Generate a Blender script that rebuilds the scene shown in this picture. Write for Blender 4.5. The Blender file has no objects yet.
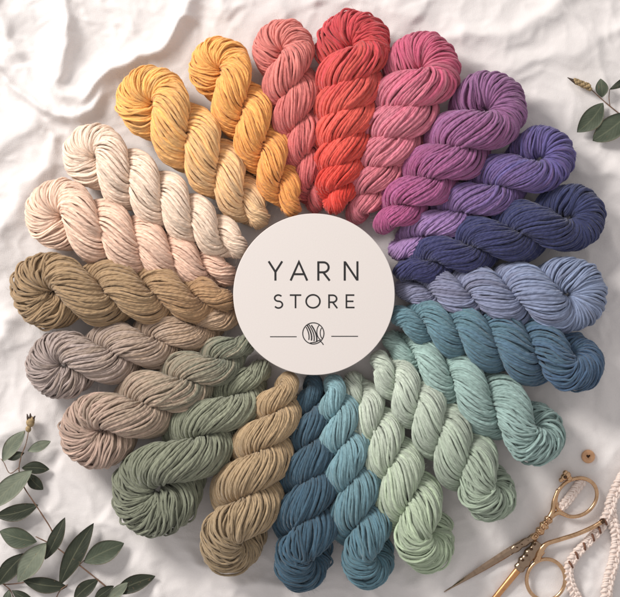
import bpy, math, random
import numpy as np
from mathutils import Vector
rng = np.random.default_rng(11)
random.seed(5)
S = bpy.context.scene
COL = S.collection
CAMH = 1.5
PI = math.pi

# ---------------------------------------------------------------- helpers
def px(x, y, z=0.0):
    s = 0.001 * (1 - z / CAMH)
    return np.array([(x - 310) * s, (298.5 - y) * s, z])

def lin(c):
    c = np.array(c, float) / 255.0
    return np.where(c <= 0.04045, c / 12.92, ((c + 0.055) / 1.055) ** 2.4)

def mesh_np(name, verts, faces, mat, parent=None, smooth=True, uv=None, attr=None):
    """verts (N,3); faces: (M,4) array or list of tuples"""
    me = bpy.data.meshes.new(name)
    if isinstance(faces, np.ndarray):
        nf, k = faces.shape
        me.vertices.add(len(verts)); me.vertices.foreach_set('co', np.ascontiguousarray(verts, dtype=np.float32).ravel())
        me.loops.add(nf * k); me.loops.foreach_set('vertex_index', faces.astype(np.int32).ravel())
        me.polygons.add(nf)
        me.polygons.foreach_set('loop_start', (np.arange(nf) * k).astype(np.int32))
        me.polygons.foreach_set('loop_total', np.full(nf, k, np.int32))
        me.update(calc_edges=True)
    else:
        me.from_pydata([tuple(v) for v in verts], [], faces)
    me.validate()
    if smooth:
        me.polygons.foreach_set('use_smooth', np.ones(len(me.polygons), dtype=bool))
    if uv is not None:
        l = me.uv_layers.new(name='UVMap')
        l.data.foreach_set('uv', np.ascontiguousarray(uv, dtype=np.float32).ravel())
    if attr:
        for k_, v_ in attr.items():
            a = me.attributes.new(k_, 'FLOAT', 'POINT'); a.data.foreach_set('value', np.ascontiguousarray(v_, dtype=np.float32).ravel())
    me.materials.append(mat)
    o = bpy.data.objects.new(name, me)
    COL.objects.link(o)
    if parent is not None: o.parent = parent
    return o

class MB:
    def __init__(self): self.v = []; self.f = []
    def add(self, v, f):
        b = len(self.v); self.v += [tuple(map(float, p)) for p in v]; self.f += [tuple(b + i for i in q) for q in f]
    def tube(self, pts, rad, sides=10, closed=False, flat=1.0, cap=True):
        P = np.array(pts, float); n = len(P)
        R = np.full(n, rad, float) if np.isscalar(rad) else np.array(rad, float)
        if closed: T = np.roll(P, -1, 0) - np.roll(P, 1, 0)
        else: T = np.gradient(P, axis=0)
        T /= np.linalg.norm(T, axis=1)[:, None] + 1e-12
        up = np.array([0, 0, 1.0])
        vs = []
        prev = None
        for i in range(n):
            s = np.cross(up, T[i])
            if np.linalg.norm(s) < 0.15: s = prev if prev is not None else np.array([1., 0, 0])
            s = s - T[i] * s.dot(T[i]); s /= np.linalg.norm(s)
            if prev is not None and s.dot(prev) < 0: s = -s
            prev = s
            u = np.cross(T[i], s)
            for k in range(sides):
                a = 2 * PI * k / sides
                vs.append(P[i] + R[i] * (math.cos(a) * s + flat * math.sin(a) * u))
        fs = []
        m = n if closed else n - 1
        for i in range(m):
            j = (i + 1) % n
            for k in range(sides):
                k2 = (k + 1) % sides
                fs.append((i * sides + k, i * sides + k2, j * sides + k2, j * sides + k))
        if not closed and cap:
            fs.append(tuple(range(sides - 1, -1, -1))); fs.append(tuple((n - 1) * sides + k for k in range(sides)))
        self.add(vs, fs)
    def ball(self, c, r, sx=1, sy=1, sz=1, nu=12, nv=8):
        vs = [(c[0], c[1], c[2] - r * sz)]
        for j in range(1, nv):
            b = -PI / 2 + PI * j / nv
            for i in range(nu):
                a = 2 * PI * i / nu
                vs.append((c[0] + r * sx * math.cos(b) * math.cos(a), c[1] + r * sy * math.cos(b) * math.sin(a), c[2] + r * sz * math.sin(b)))
        vs.append((c[0], c[1], c[2] + r * sz))
        fs = []
        for i in range(nu):
            fs.append((0, 1 + (i + 1) % nu, 1 + i))
            for j in range(nv - 2):
                a = 1 + j * nu
                fs.append((a + i, a + (i + 1) % nu, a + nu + (i + 1) % nu, a + nu + i))
            a = 1 + (nv - 2) * nu
            fs.append((a + i, a + (i + 1) % nu, len(vs) - 1))
        self.add(vs, fs)
    def prism(self, poly, z0, z1):
        n = len(poly)
        vs = [(p[0], p[1], z0) for p in poly] + [(p[0], p[1], z1) for p in poly]
        fs = [tuple(range(n - 1, -1, -1)), tuple(range(n, 2 * n))]
        fs += [(i, (i + 1) % n, n + (i + 1) % n, n + i) for i in range(n)]
        self.add(vs, fs)
    def build(self, name, mat, parent=None, smooth=True):
        return mesh_np(name, self.v, self.f, mat, parent, smooth)

def thing(name, label, cat, loc=(0, 0, 0), rotz=0.0, group=None):
    o = bpy.data.objects.new(name, None); COL.objects.link(o)
    o.empty_display_size = 0.02
    o.location = loc; o.rotation_euler = (0, 0, rotz)
    o['label'] = label; o['category'] = cat
    if group: o['group'] = group
    return o

def smooth_path(pts, n):
    """Catmull-Rom through control points, n samples"""
    P = np.array(pts, float)
    P = np.vstack([2 * P[0] - P[1], P, 2 * P[-1] - P[-2]])
    m = len(P) - 3
    out = []
    for t in np.linspace(0, m - 1e-6, n):
        i = int(t); f = t - i
        a, b, c, d = P[i:i + 4]
        out.append(0.5 * ((2 * b) + (c - a) * f + (2 * a - 5 * b + 4 * c - d) * f * f + (-a + 3 * b - 3 * c + d) * f ** 3))
    return np.array(out)

# numpy gradient noise
_perm = rng.permutation(512)
_g = rng.uniform(0, 2 * PI, 512)
def gnoise(x, y):
    xi = np.floor(x).astype(int); yi = np.floor(y).astype(int)
    xf = x - xi; yf = y - yi
    def gr(ix, iy, dx, dy):
        h = _perm[(ix + _perm[iy & 511]) & 511]
        return np.cos(_g[h]) * dx + np.sin(_g[h]) * dy
    u = xf ** 3 * (xf * (xf * 6 - 15) + 10); v = yf ** 3 * (yf * (yf * 6 - 15) + 10)
    a = gr(xi, yi, xf, yf); b = gr(xi + 1, yi, xf - 1, yf)
    c = gr(xi, yi + 1, xf, yf - 1); d = gr(xi + 1, yi + 1, xf - 1, yf - 1)
    return (a + u * (b - a)) * (1 - v) + (c + u * (d - c)) * v

# ---------------------------------------------------------------- materials
def newmat(name):
    m = bpy.data.materials.new(name); m.use_nodes = True
    nt = m.node_tree
    b = nt.nodes['Principled BSDF']
    return m, nt, b, nt.links.new

def node(nt, typ, **kw):
    n = nt.nodes.new(typ)
    for k, v in kw.items(): setattr(n, k, v)
    return n

def plain(name, col, rough=0.6, metal=0.0, bump=None, var=0.0, scale=400, srgb=True):
    m, nt, b, L = newmat(name)
    c = lin(col) if srgb else np.array(col)
    b.inputs['Roughness'].default_value = rough
    b.inputs['Metallic'].default_value = metal
    tc = node(nt, 'ShaderNodeTexCoord')
    nz = node(nt, 'ShaderNodeTexNoise'); nz.inputs['Scale'].default_value = scale; nz.inputs['Detail'].default_value = 4
    L(tc.outputs['Object'], nz.inputs['Vector'])
    r = node(nt, 'ShaderNodeValToRGB')
    r.color_ramp.elements[0].position = 0.3; r.color_ramp.elements[1].position = 0.7
    r.color_ramp.elements[0].color = (*(c * (1 - var)), 1)
    r.color_ramp.elements[1].color = (*np.clip(c * (1 + var), 0, 1), 1)
    L(nz.outputs['Fac'], r.inputs['Fac']); L(r.outputs['Color'], b.inputs['Base Color'])
    if bump:
        bp = node(nt, 'ShaderNodeBump'); bp.inputs['Strength'].default_value = bump; bp.inputs['Distance'].default_value = 0.0005
        L(nz.outputs['Fac'], bp.inputs['Height']); L(bp.outputs['Normal'], b.inputs['Normal'])
    return m

YGAIN = 1.02
def yarn_mat(name, stops, L0, L1, dsat):
    """stops: list of (position 0 inner .. 1 outer, sRGB)"""
    def des(c):
        l = lin(c); g = l @ np.array([0.2126, 0.7152, 0.0722]); return np.clip((l * (1 - dsat) + g * dsat) * YGAIN, 0, 0.9)
    m, nt, b, L = newmat(name)
    tc = node(nt, 'ShaderNodeTexCoord')
    sep = node(nt, 'ShaderNodeSeparateXYZ'); L(tc.outputs['Object'], sep.inputs[0])
    mr = node(nt, 'ShaderNodeMapRange'); mr.inputs['From Min'].default_value = L0; mr.inputs['From Max'].default_value = L1
    L(sep.outputs['X'], mr.inputs['Value'])
    # dye irregularity
    nz = node(nt, 'ShaderNodeTexNoise'); nz.inputs['Scale'].default_value = 38; nz.inputs['Detail'].default_value = 3
    L(tc.outputs['Object'], nz.inputs['Vector'])
    ad = node(nt, 'ShaderNodeMath', operation='MULTIPLY_ADD'); L(nz.outputs['Fac'], ad.inputs[0]); ad.inputs[1].default_value = 0.35; ad.inputs[2].default_value = -0.175
    sm = node(nt, 'ShaderNodeMath', operation='ADD'); L(mr.outputs[0], sm.inputs[0]); L(ad.outputs[0], sm.inputs[1])
    r = node(nt, 'ShaderNodeValToRGB'); st_ = node(nt, 'ShaderNodeAttribute', attribute_name='tone'); sa_ = node(nt, 'ShaderNodeMath', operation='MULTIPLY_ADD'); L(st_.outputs['Fac'], sa_.inputs[0]); sa_.inputs[1].default_value = 0.7; sa_.inputs[2].default_value = -0.7
    sb_ = node(nt, 'ShaderNodeMath', operation='ADD'); L(sm.outputs[0], sb_.inputs[0]); L(sa_.outputs[0], sb_.inputs[1]); L(sb_.outputs[0], r.inputs['Fac'])
    e = r.color_ramp.elements
    while len(e) < len(stops): e.new(0.5)
    for i, (p, c) in enumerate(stops):
        e[i].position = p; e[i].color = (*des(c), 1)
    # per strand tone and fine mottling along the yarn
    at = node(nt, 'ShaderNodeAttribute', attribute_name='tone')
    uv = node(nt, 'ShaderNodeUVMap'); su = node(nt, 'ShaderNodeSeparateXYZ'); L(uv.outputs[0], su.inputs[0])
    n2 = node(nt, 'ShaderNodeTexNoise'); n2.inputs['Scale'].default_value = 1.0; n2.inputs['Detail'].default_value = 3
    vs_ = node(nt, 'ShaderNodeVectorMath', operation='MULTIPLY'); L(uv.outputs[0], vs_.inputs[0]); vs_.inputs[1].default_value = (0.9, 260, 1)
    cx_ = node(nt, 'ShaderNodeVectorMath', operation='ADD'); L(vs_.outputs[0], cx_.inputs[0])
    cz_ = node(nt, 'ShaderNodeCombineXYZ'); tm_ = node(nt, 'ShaderNodeMath', operation='MULTIPLY'); L(at.outputs['Fac'], tm_.inputs[0]); tm_.inputs[1].default_value = 90
    L(tm_.outputs[0], cz_.inputs['Z']); L(cz_.outputs[0], cx_.inputs[1]); L(cx_.outputs[0], n2.inputs['Vector'])
    t1 = node(nt, 'ShaderNodeMath', operation='MULTIPLY_ADD'); L(n2.outputs['Fac'], t1.inputs[0]); t1.inputs[1].default_value = 0.9; t1.inputs[2].default_value = 0.55
    t2 = node(nt, 'ShaderNodeMath', operation='MULTIPLY'); L(t1.outputs[0], t2.inputs[0]); L(at.outputs['Fac'], t2.inputs[1])
    mx = node(nt, 'ShaderNodeVectorMath', operation='SCALE'); L(r.outputs['Color'], mx.inputs[0]); L(t2.outputs[0], mx.inputs['Scale'])
    L(mx.outputs[0], b.inputs['Base Color'])
    # twist of the yarn itself
    ma = node(nt, 'ShaderNodeMath', operation='MULTIPLY_ADD'); L(su.outputs['Y'], ma.inputs[0]); ma.inputs[1].default_value = 1 / 0.0036
    u2_ = node(nt, 'ShaderNodeMath', operation='MULTIPLY'); L(su.outputs['X'], u2_.inputs[0]); u2_.inputs[1].default_value = 2.0; L(u2_.outputs[0], ma.inputs[2])
    m2 = node(nt, 'ShaderNodeMath', operation='MULTIPLY'); L(ma.outputs[0], m2.inputs[0]); m2.inputs[1].default_value = PI
    sn = node(nt, 'ShaderNodeMath', operation='SINE'); L(m2.outputs[0], sn.inputs[0])
    ab_ = node(nt, 'ShaderNodeMath', operation='ABSOLUTE'); L(sn.outputs[0], ab_.inputs[0])
    n3 = node(nt, 'ShaderNodeTexNoise'); n3.inputs['Scale'].default_value = 1500; n3.inputs['Detail'].default_value = 2
    L(tc.outputs['Object'], n3.inputs['Vector'])
    ha = node(nt, 'ShaderNodeMath', operation='MULTIPLY_ADD'); L(n3.outputs['Fac'], ha.inputs[0]); ha.inputs[1].default_value = 1.3; L(ab_.outputs[0], ha.inputs[2])
    bp = node(nt, 'ShaderNodeBump'); bp.inputs['Strength'].default_value = 0.8; bp.inputs['Distance'].default_value = 0.0004
    L(ha.outputs[0], bp.inputs['Height']); L(bp.outputs['Normal'], b.inputs['Normal'])
    b.inputs['Roughness'].default_value = 0.85
    b.inputs['Specular IOR Level'].default_value = 0.2
    b.inputs['Sheen Weight'].default_value = 0.3
    b.inputs['Sheen Roughness'].default_value = 0.5
    return m

def cloth_mat():
    m, nt, b, L = newmat('white_linen')
    tc = node(nt, 'ShaderNodeTexCoord')
    def wave(direction):
        w = node(nt, 'ShaderNodeTexWave', bands_direction=direction)
        w.inputs['Scale'].default_value = 260; w.inputs['Distortion'].default_value = 9; w.inputs['Detail'].default_value = 2; w.inputs['Detail Scale'].default_value = 0.7
        L(tc.outputs['Object'], w.inputs['Vector']); return w
    wx, wy = wave('X'), wave('Y')
    ad = node(nt, 'ShaderNodeMath', operation='ADD'); L(wx.outputs['Fac'], ad.inputs[0]); L(wy.outputs['Fac'], ad.inputs[1])
    nz = node(nt, 'ShaderNodeTexNoise'); nz.inputs['Scale'].default_value = 160; nz.inputs['Detail'].default_value = 6
    L(tc.outputs['Object'], nz.inputs['Vector'])
    a2 = node(nt, 'ShaderNodeMath', operation='MULTIPLY_ADD'); L(nz.outputs['Fac'], a2.inputs[0]); a2.inputs[1].default_value = 6.0; L(ad.outputs[0], a2.inputs[2])
    bp = node(nt, 'ShaderNodeBump'); bp.inputs['Strength'].default_value = 0.22; bp.inputs['Distance'].default_value = 0.0003
    L(a2.outputs[0], bp.inputs['Height']); L(bp.outputs['Normal'], b.inputs['Normal'])
    n2 = node(nt, 'ShaderNodeTexNoise'); n2.inputs['Scale'].default_value = 9; n2.inputs['Detail'].default_value = 5
    L(tc.outputs['Object'], n2.inputs['Vector'])
    r = node(nt, 'ShaderNodeValToRGB'); L(n2.outputs['Fac'], r.inputs['Fac'])
    r.color_ramp.elements[0].position = 0.3; r.color_ramp.elements[1].position = 0.7
    r.color_ramp.elements[0].color = (0.765, 0.73, 0.72, 1); r.color_ramp.elements[1].color = (0.805, 0.77, 0.76, 1)
    L(r.outputs['Color'], b.inputs['Base Color'])
    b.inputs['Roughness'].default_value = 0.9
    b.inputs['Specular IOR Level'].default_value = 0.15
    b.inputs['Sheen Weight'].default_value = 0.1
    return m

def leaf_mat(name, c, c2):
    m, nt, b, L = newmat(name)
    uv = node(nt, 'ShaderNodeUVMap'); su = node(nt, 'ShaderNodeSeparateXYZ'); L(uv.outputs[0], su.inputs[0])
    tc = node(nt, 'ShaderNodeTexCoord')
    nz = node(nt, 'ShaderNodeTexNoise'); nz.inputs['Scale'].default_value = 90; nz.inputs['Detail'].default_value = 5
    L(tc.outputs['Object'], nz.inputs['Vector'])
    r = node(nt, 'ShaderNodeValToRGB'); L(nz.outputs['Fac'], r.inputs['Fac'])
    r.color_ramp.elements[0].position = 0.3; r.color_ramp.elements[1].position = 0.72
    r.color_ramp.elements[0].color = (*lin(c), 1); r.color_ramp.elements[1].color = (*lin(c2), 1)
    # midrib: |u-.5| small
    s = node(nt, 'ShaderNodeMath', operation='SUBTRACT'); L(su.outputs['X'], s.inputs[0]); s.inputs[1].default_value = 0.5
    a = node(nt, 'ShaderNodeMath', operation='ABSOLUTE'); L(s.outputs[0], a.inputs[0])
    mr = node(nt, 'ShaderNodeMapRange'); L(a.outputs[0], mr.inputs['Value'])
    mr.inputs['From Min'].default_value = 0.0; mr.inputs['From Max'].default_value = 0.045
    mr.inputs['To Min'].default_value = 0.22; mr.inputs['To Max'].default_value = 0.0
    # side veins
    v = node(nt, 'ShaderNodeMath', operation='MULTIPLY_ADD'); L(a.outputs[0], v.inputs[0]); v.inputs[1].default_value = -0.7; L(su.outputs['Y'], v.inputs[2])
    v2 = node(nt, 'ShaderNodeMath', operation='MULTIPLY'); L(v.outputs[0], v2.inputs[0]); v2.inputs[1].default_value = 60
    v3 = node(nt, 'ShaderNodeMath', operation='SINE'); L(v2.outputs[0], v3.inputs[0])
    mx = node(nt, 'ShaderNodeMix', data_type='RGBA'); L(mr.outputs[0], mx.inputs['Factor']); L(r.outputs['Color'], mx.inputs['A'])
    mx.inputs['B'].default_value = (*lin((165, 165, 135)), 1)
    # weather spots and a thin reddish margin
    ns = node(nt, 'ShaderNodeTexNoise'); ns.inputs['Scale'].default_value = 330; ns.inputs['Detail'].default_value = 2; L(tc.outputs['Object'], ns.inputs['Vector'])
    sp_ = node(nt, 'ShaderNodeMapRange'); L(ns.outputs['Fac'], sp_.inputs['Value']); sp_.inputs['From Min'].default_value = 0.66; sp_.inputs['From Max'].default_value = 0.74; sp_.inputs['To Max'].default_value = 0.55
    ed_ = node(nt, 'ShaderNodeMapRange'); L(a.outputs[0], ed_.inputs['Value']); ed_.inputs['From Min'].default_value = 0.455; ed_.inputs['From Max'].default_value = 0.5; ed_.inputs['To Max'].default_value = 0.6
    mm_ = node(nt, 'ShaderNodeMath', operation='MAXIMUM'); L(sp_.outputs[0], mm_.inputs[0]); L(ed_.outputs[0], mm_.inputs[1])
    m3_ = node(nt, 'ShaderNodeMix', data_type='RGBA'); L(mm_.outputs[0], m3_.inputs['Factor']); L(mx.outputs['Result'], m3_.inputs['A']); m3_.inputs['B'].default_value = (*lin((112, 92, 70)), 1)
    L(m3_.outputs['Result'], b.inputs['Base Color'])
    h = node(nt, 'ShaderNodeMath', operation='MULTIPLY_ADD'); L(nz.outputs['Fac'], h.inputs[0]); h.inputs[1].default_value = 2.0; L(v3.outputs[0], h.inputs[2])
    bp = node(nt, 'ShaderNodeBump'); bp.inputs['Strength'].default_value = 0.12; bp.inputs['Distance'].default_value = 0.0003
    L(h.outputs[0], bp.inputs['Height']); L(bp.outputs['Normal'], b.inputs['Normal'])
    b.inputs['Roughness'].default_value = 0.55
    b.inputs['Specular IOR Level'].default_value = 0.3
    return m

# ---------------------------------------------------------------- cloth
def seg_dist(X, Y, poly):
    D = np.full(X.shape, 1e9); TT = np.zeros(X.shape)
    poly = np.array(poly, float); n = len(poly) - 1
    for i in range(n):
        a, b = poly[i], poly[i + 1]
        d = b - a; l2 = d.dot(d)
        t = np.clip(((X - a[0]) * d[0] + (Y - a[1]) * d[1]) / l2, 0, 1)
        dd = np.hypot(X - a[0] - t * d[0], Y - a[1] - t * d[1])
        k = dd < D
        D = np.where(k, dd, D); TT = np.where(k, (i + t) / n, TT)
    return D, TT

N = 460
gx = np.linspace(-150, 770, N); gy = np.linspace(-160, 760, N)
X, Y = np.meshgrid(gx, gy)                    # photo pixels = millimetres
wx = X + 22 * gnoise(X / 70 + 3, Y / 70) + 7 * gnoise(X / 25, Y / 25 + 9)
wy = Y + 22 * gnoise(X / 70 + 40, Y / 70 + 17) + 7 * gnoise(X / 25 + 31, Y / 25 + 5)
Z = np.zeros_like(X)
FOLDS = [  # polyline in photo pixels, height mm, width mm
    ([(66, -40), (62, 40), (62, 82), (84, 96), (118, 72), (152, 52), (188, 20), (200, -40)], 14, 10),
    ([(-60, 50), (0, 72), (38, 104), (86, 112), (112, 96)], 11, 9),
    ([(-60, 130), (0, 150), (40, 120)], 9, 16),
    ([(-40, -20), (10, 20), (30, 60)], 11, 16),
    ([(120, -50), (128, 10), (118, 40)], 4, 18),
    ([(-60, 330), (0, 250), (16, 200), (60, 130)], 8, 15),
    ([(-60, 400), (8, 330), (14, 300)], 8, 12),
    ([(-40, 470), (20, 420), (50, 400)], 5, 14),
    ([(215, -50), (222, 4), (244, 20)], 5, 16),
    ([(268, -50), (272, 0), (300, 20)], 4, 15),
    ([(318, -50), (322, 8)], 4, 15),
    ([(395, -50), (400, 12), (420, 24)], 4, 16),
    ([(440, 46), (500, 34), (560, 2), (620, -40)], 7, 13),
    ([(480, 70), (560, 52), (650, 26)], 5, 13),
    ([(530, 112), (570, 104), (660, 120)], 4, 15),
    ([(565, 150), (600, 170), (680, 190)], 4.5, 12),
    ([(605, 220), (625, 290), (650, 360)], 4, 14),
    ([(590, 400), (640, 430)], 3, 18),
    ([(95, 505), (115, 520), (150, 560), (170, 640)], 4.5, 12),
    ([(180, 545), (235, 588), (300, 594), (340, 640)], 7, 10),
    ([(205, 580), (225, 600), (250, 650)], 4, 8),
    ([(395, 580), (440, 575), (470, 630)], 3.5, 12),
    ([(60, 470), (100, 480), (130, 540)], 3, 14),
]
for poly, h, w in FOLDS:
    D, T = seg_dist(wx, wy, poly)
    Z += h * 1.0 / (1 + (D / w) ** 2) ** 1.5 * np.clip(np.sin(PI * np.clip(T * 0.96 + 0.02, 0, 1)) * 2.2, 0, 1)
R = np.hypot(X - 310, Y - 300)
mask = np.clip((R - 205) / 110, 0, 1); mask = mask * mask * (3 - 2 * mask)
tl = np.clip((260 - X) / 260, 0, 1) * np.clip((300 - Y) / 300, 0, 1)
ridg = 1 - np.abs(gnoise(wx / 80 + wy / 200, wy / 60 - 3)) * 2.0
fine = gnoise(wx / 16, wy / 24) * 0.8 + gnoise(wx / 9 + 4, wy / 7) * 0.30 + gnoise(wx / 4.5 + 4, wy / 4) * 0.15 - np.abs(gnoise(wx / 13 + wy / 30, wy / 11 + 3)) * 1.1
cr = 1 - np.abs(gnoise(wx / 46 + wy / 120 + 7, wy / 58 - wx / 160 + 2)) * 2.2
cr2 = 1 - np.abs(gnoise(wx / 26 - wy / 70 + 1, wy / 24 + wx / 90 + 12)) * 2.2
rest = 1.7 * cr * np.abs(cr) + (0.8 + 0.9 * tl) * cr2 * np.abs(cr2) + 2.2 * gnoise(X / 55, Y / 45 + 8) + 2.6 * ridg * (0.35 + 1.2 * tl) + fine * (0.55 + 1.3 * tl)
Z = Z * mask * 1.0 + rest * (0.12 + 0.88 * mask) - 1.6
Z = np.where(mask < 0.02, np.minimum(Z, -0.2), Z)
verts = np.stack([(X - 310) * 0.001, (298.5 - Y) * 0.001, Z * 0.001], -1).reshape(-1, 3)
ii = np.arange(N * N).reshape(N, N)
faces = np.stack([ii[:-1, :-1], ii[1:, :-1], ii[1:, 1:], ii[:-1, 1:]], -1).reshape(-1, 4)
cl = mesh_np('cloth', verts, faces, cloth_mat())
cl['kind'] = 'structure'
def cloth_z(x, y):
    i = int(np.clip(np.searchsorted(gy, y), 0, N - 1)); j = int(np.clip(np.searchsorted(gx, x), 0, N - 1))
    return float(Z[i, j]) * 0.001

# ---------------------------------------------------------------- skeins
def skein(label, outer, inner, w_out, w_in, lobes, stops, phi_end=0.95, n=34, lift=0.0, seed=0, loopk=1.0, mess=0.6, turns=7.5, dsat=0.08):
    """outer: far tip, inner: inner tip (photo px); widths in px (=mm)"""
    r = np.random.default_rng(100 + seed)
    zs = 0.80
    zc = 0.028
    A = px(*inner, zc); Bp = px(*outer, zc)
    ax = Bp - A; Ltot = np.linalg.norm(ax[:2]) * 1000
    ang = math.atan2(ax[1], ax[0])
    root = thing('yarn_skein', label, 'yarn skein', (A[0], A[1], 0), ang, 'twisted yarn skeins laid in a ring round the sign')
    W0, W1 = w_in / 2 * 1.02 + 0.5, w_out / 2
    q0 = 0.5 + r.uniform(-0.13, 0.13)
    lobes = phi_end - q0 + round(0.7 * lobes - (phi_end - q0))
    x0, x1 = W0, Ltot - W1
    M = 140
    t = np.linspace(0, 1, M)
    x = x0 + (x1 - x0) * t
    Wt = W0 + (W1 - W0) * t ** 0.78 + 2.4 * np.sin(PI * t ** 0.8)
    k = 0.93 + 0.20 * np.clip((t - 0.75) / 0.25, 0, 1) ** 1.5 * loopk        # d / rho
    rho = Wt / (1 + k); d = rho * k
    rate = 1 / (Wt + 16) * (1 - 0.55 * np.clip((t - 0.88) / 0.12, 0, 1)) * (1 - 0.3 * np.clip((0.1 - t) / 0.1, 0, 1))
    ph = np.concatenate([[0], np.cumsum((rate[1:] + rate[:-1]) / 2)]); ph = ph / ph[-1]
    phi = phi_end * PI - lobes * PI * (1 - ph)
    bend = r.uniform(-3, 3) * np.sin(PI * t)
    cz = zs * Wt / zs                                                          # before squash
    def ctr(xx, b, c): return np.stack([xx, b, c], -1)
    plyA = ctr(x, bend + d * np.cos(phi), cz + d * np.sin(phi))
    plyB = ctr(x, bend - d * np.cos(phi), cz - d * np.sin(phi))
    Kl = 54
    def loop(xe, b, c, dd, ph_, sgn, Kn):
        ps = np.linspace(0, PI, Kn + 2)[1:-1]
        e = np.array([0, math.cos(ph_), math.sin(ph_)])
        return np.array([[xe, b, c]] * Kn) + dd * (np.cos(ps)[:, None] * e + sgn * np.sin(ps)[:, None] * np.array([1.0, 0, 0]))
    Ki = 26
    lo = loop(x1, bend[-1], cz[-1], d[-1], phi[-1], 1, Kl)
    li = loop(x0, bend[0], cz[0], d[0], phi[0] + PI, -1, Ki)
    C = np.vstack([plyA, lo, plyB[::-1], li])
    RH = np.concatenate([rho, np.full(Kl, rho[-1]), rho[::-1], np.full(Ki, rho[0])])
    RH[M:M + Kl] *= 1 + 0.04 * np.sin(np.linspace(0, PI, Kl))
    Mt = len(C)
    # even out the spacing a little and smooth the closed path
    for _ in range(6):
        C = 0.5 * C + 0.25 * (np.roll(C, 1, 0) + np.roll(C, -1, 0))
        RH = 0.5 * RH + 0.25 * (np.roll(RH, 1) + np.roll(RH, -1))
    T = np.roll(C, -1, 0) - np.roll(C, 1, 0); T /= np.linalg.norm(T, axis=1)[:, None]
    Nn = np.zeros((Mt, 3)); v = np.cross(T[0], [0.3, 0.2, 1.0]); v /= np.linalg.norm(v); Nn[0] = v
    for i in range(1, Mt):
        v = Nn[i - 1] - T[i] * Nn[i - 1].dot(T[i]); Nn[i] = v / np.linalg.norm(v)
    vv = Nn[-1] - T[0] * Nn[-1].dot(T[0]); vv /= np.linalg.norm(vv)
    mis = math.atan2(np.cross(Nn[0], vv).dot(T[0]), Nn[0].dot(vv))
    Bn = np.cross(T, Nn)
    s = np.linspace(0, 1, Mt, endpoint=False)
    sl = np.concatenate([[0], np.cumsum(np.linalg.norm(np.diff(C, axis=0), axis=1))])
    loopw = np.zeros(Mt); loopw[M - 12:M + Kl + 12] = 1; loopw = np.convolve(np.concatenate([loopw[-12:], loopw, loopw[:12]]), np.ones(25) / 25, 'valid')
    nl = 4; nb = n; n = n + nl                          # nl slack strands lie over the even layer
    ids = np.arange(n)
    def jit(freqs, amps):
        o = np.zeros((n, Mt))
        for f, a in zip(freqs, amps):
            o += a * r.normal(0, 1, (n, 1)) * np.sin(2 * PI * f * s[None] + r.uniform(0, 2 * PI, (n, 1)))
        return o
    sp = 2 * PI / nb
    rate_t = 1.0 + 0.35 * loopw                          # each ply is twisted against the way the two are plied
    tw = np.cumsum(rate_t) / Mt * turns
    pitch = sl[-1] / (turns * rate_t)
    cosw = 1 / np.sqrt(1 + (2 * PI * RH * 0.8 / pitch) ** 2)
    al = sp * (ids[:, None] + 0.15 * r.normal(0, 1, (n, 1))) - 2 * PI * (tw - s * (tw[-1] - round(tw[-1])))[None] - mis * s[None]
    al = al + sp * jit((2, 5, 9, 15, 24, 37), (0.2, 0.2, 0.2, 0.18, 0.17, 0.13)) * (1 + 2.0 * mess * loopw[None])
    rj = 0.028 * r.normal(0, 1, (n, 1)) + jit((3, 7, 13, 21, 34), (0.016, 0.016, 0.016, 0.016, 0.013)) * (1 + 1.3 * mess * loopw[None])
    fl = r.integers(3, 7, (nl, 1))
    al[nb:] += r.uniform(0, 2 * PI, (nl, 1)); al[nb:] += r.uniform(0.35, 0.8, (nl, 1)) * np.sin(2 * PI * fl * s[None] + r.uniform(0, 6, (nl, 1)))
    rj[nb:] += 0.05
    rr = RH[None] * (1 + rj - 0.02) - 1.2
    # cross sections lean out into a soft D so that the plies stay plump
    dirn = np.cos(al)[..., None] * Nn[None] + np.sin(al)[..., None] * Bn[None]
    P = C[None] + rr[..., None] * dirn
    # random loose strands drift
    wob = np.stack([jit((11, 23), (0.22, 0.14)), jit((11, 23), (0.22, 0.14)), jit((11, 23), (0.22, 0.14))], -1)
    P = P + wob
    # own thickness of the yarn
    base_a = PI * RH / nb
    a = np.clip(base_a * cosw * 1.5, 0.9, 1.75)[None] * (1 + 0.14 * r.normal(0, 1, (n, 1)) + jit((17, 29, 47), (0.05, 0.05, 0.05)))
    a = np.clip(a, 0.65, 1.9)
    # core tube
    P = np.concatenate([P, C[None]], 0)
    aa = np.concatenate([a, (RH * 0.86 - 1.0)[None]], 0)
    dirn = np.concatenate([dirn, Nn[None]], 0)
    TT = np.roll(P, -1, 1) - np.roll(P, 1, 1); TT /= np.linalg.norm(TT, axis=2)[..., None]
    dn = dirn - TT * np.sum(dirn * TT, -1, keepdims=True); dn /= np.linalg.norm(dn, axis=2)[..., None]
    bn = np.cross(TT, dn)
    sides = 7
    th = 2 * PI * np.arange(sides) / sides
    V = P[:, :, None] + aa[:, :, None, None] * (np.cos(th)[None, None, :, None] * dn[:, :, None] + np.sin(th)[None, None, :, None] * bn[:, :, None])
    V[..., 2] *= zs
    # lift of the inner end, then settle on the cloth
    V[..., 2] += lift * np.clip(1 - V[..., 0] / (0.75 * Ltot), 0, 1)
    V[..., 2] = np.where(V[..., 2] < 1.0, 1.0 + (V[..., 2] - 1.0) * 0.35, V[..., 2])
    V *= 0.001
    tone = np.concatenate([np.clip(1 + 0.11 * r.normal(0, 1, n), 0.7, 1.25), [0.8]])
    mat = yarn_mat('yarn_' + label.split()[0], stops, 0.0, Ltot * 0.001, dsat)
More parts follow.
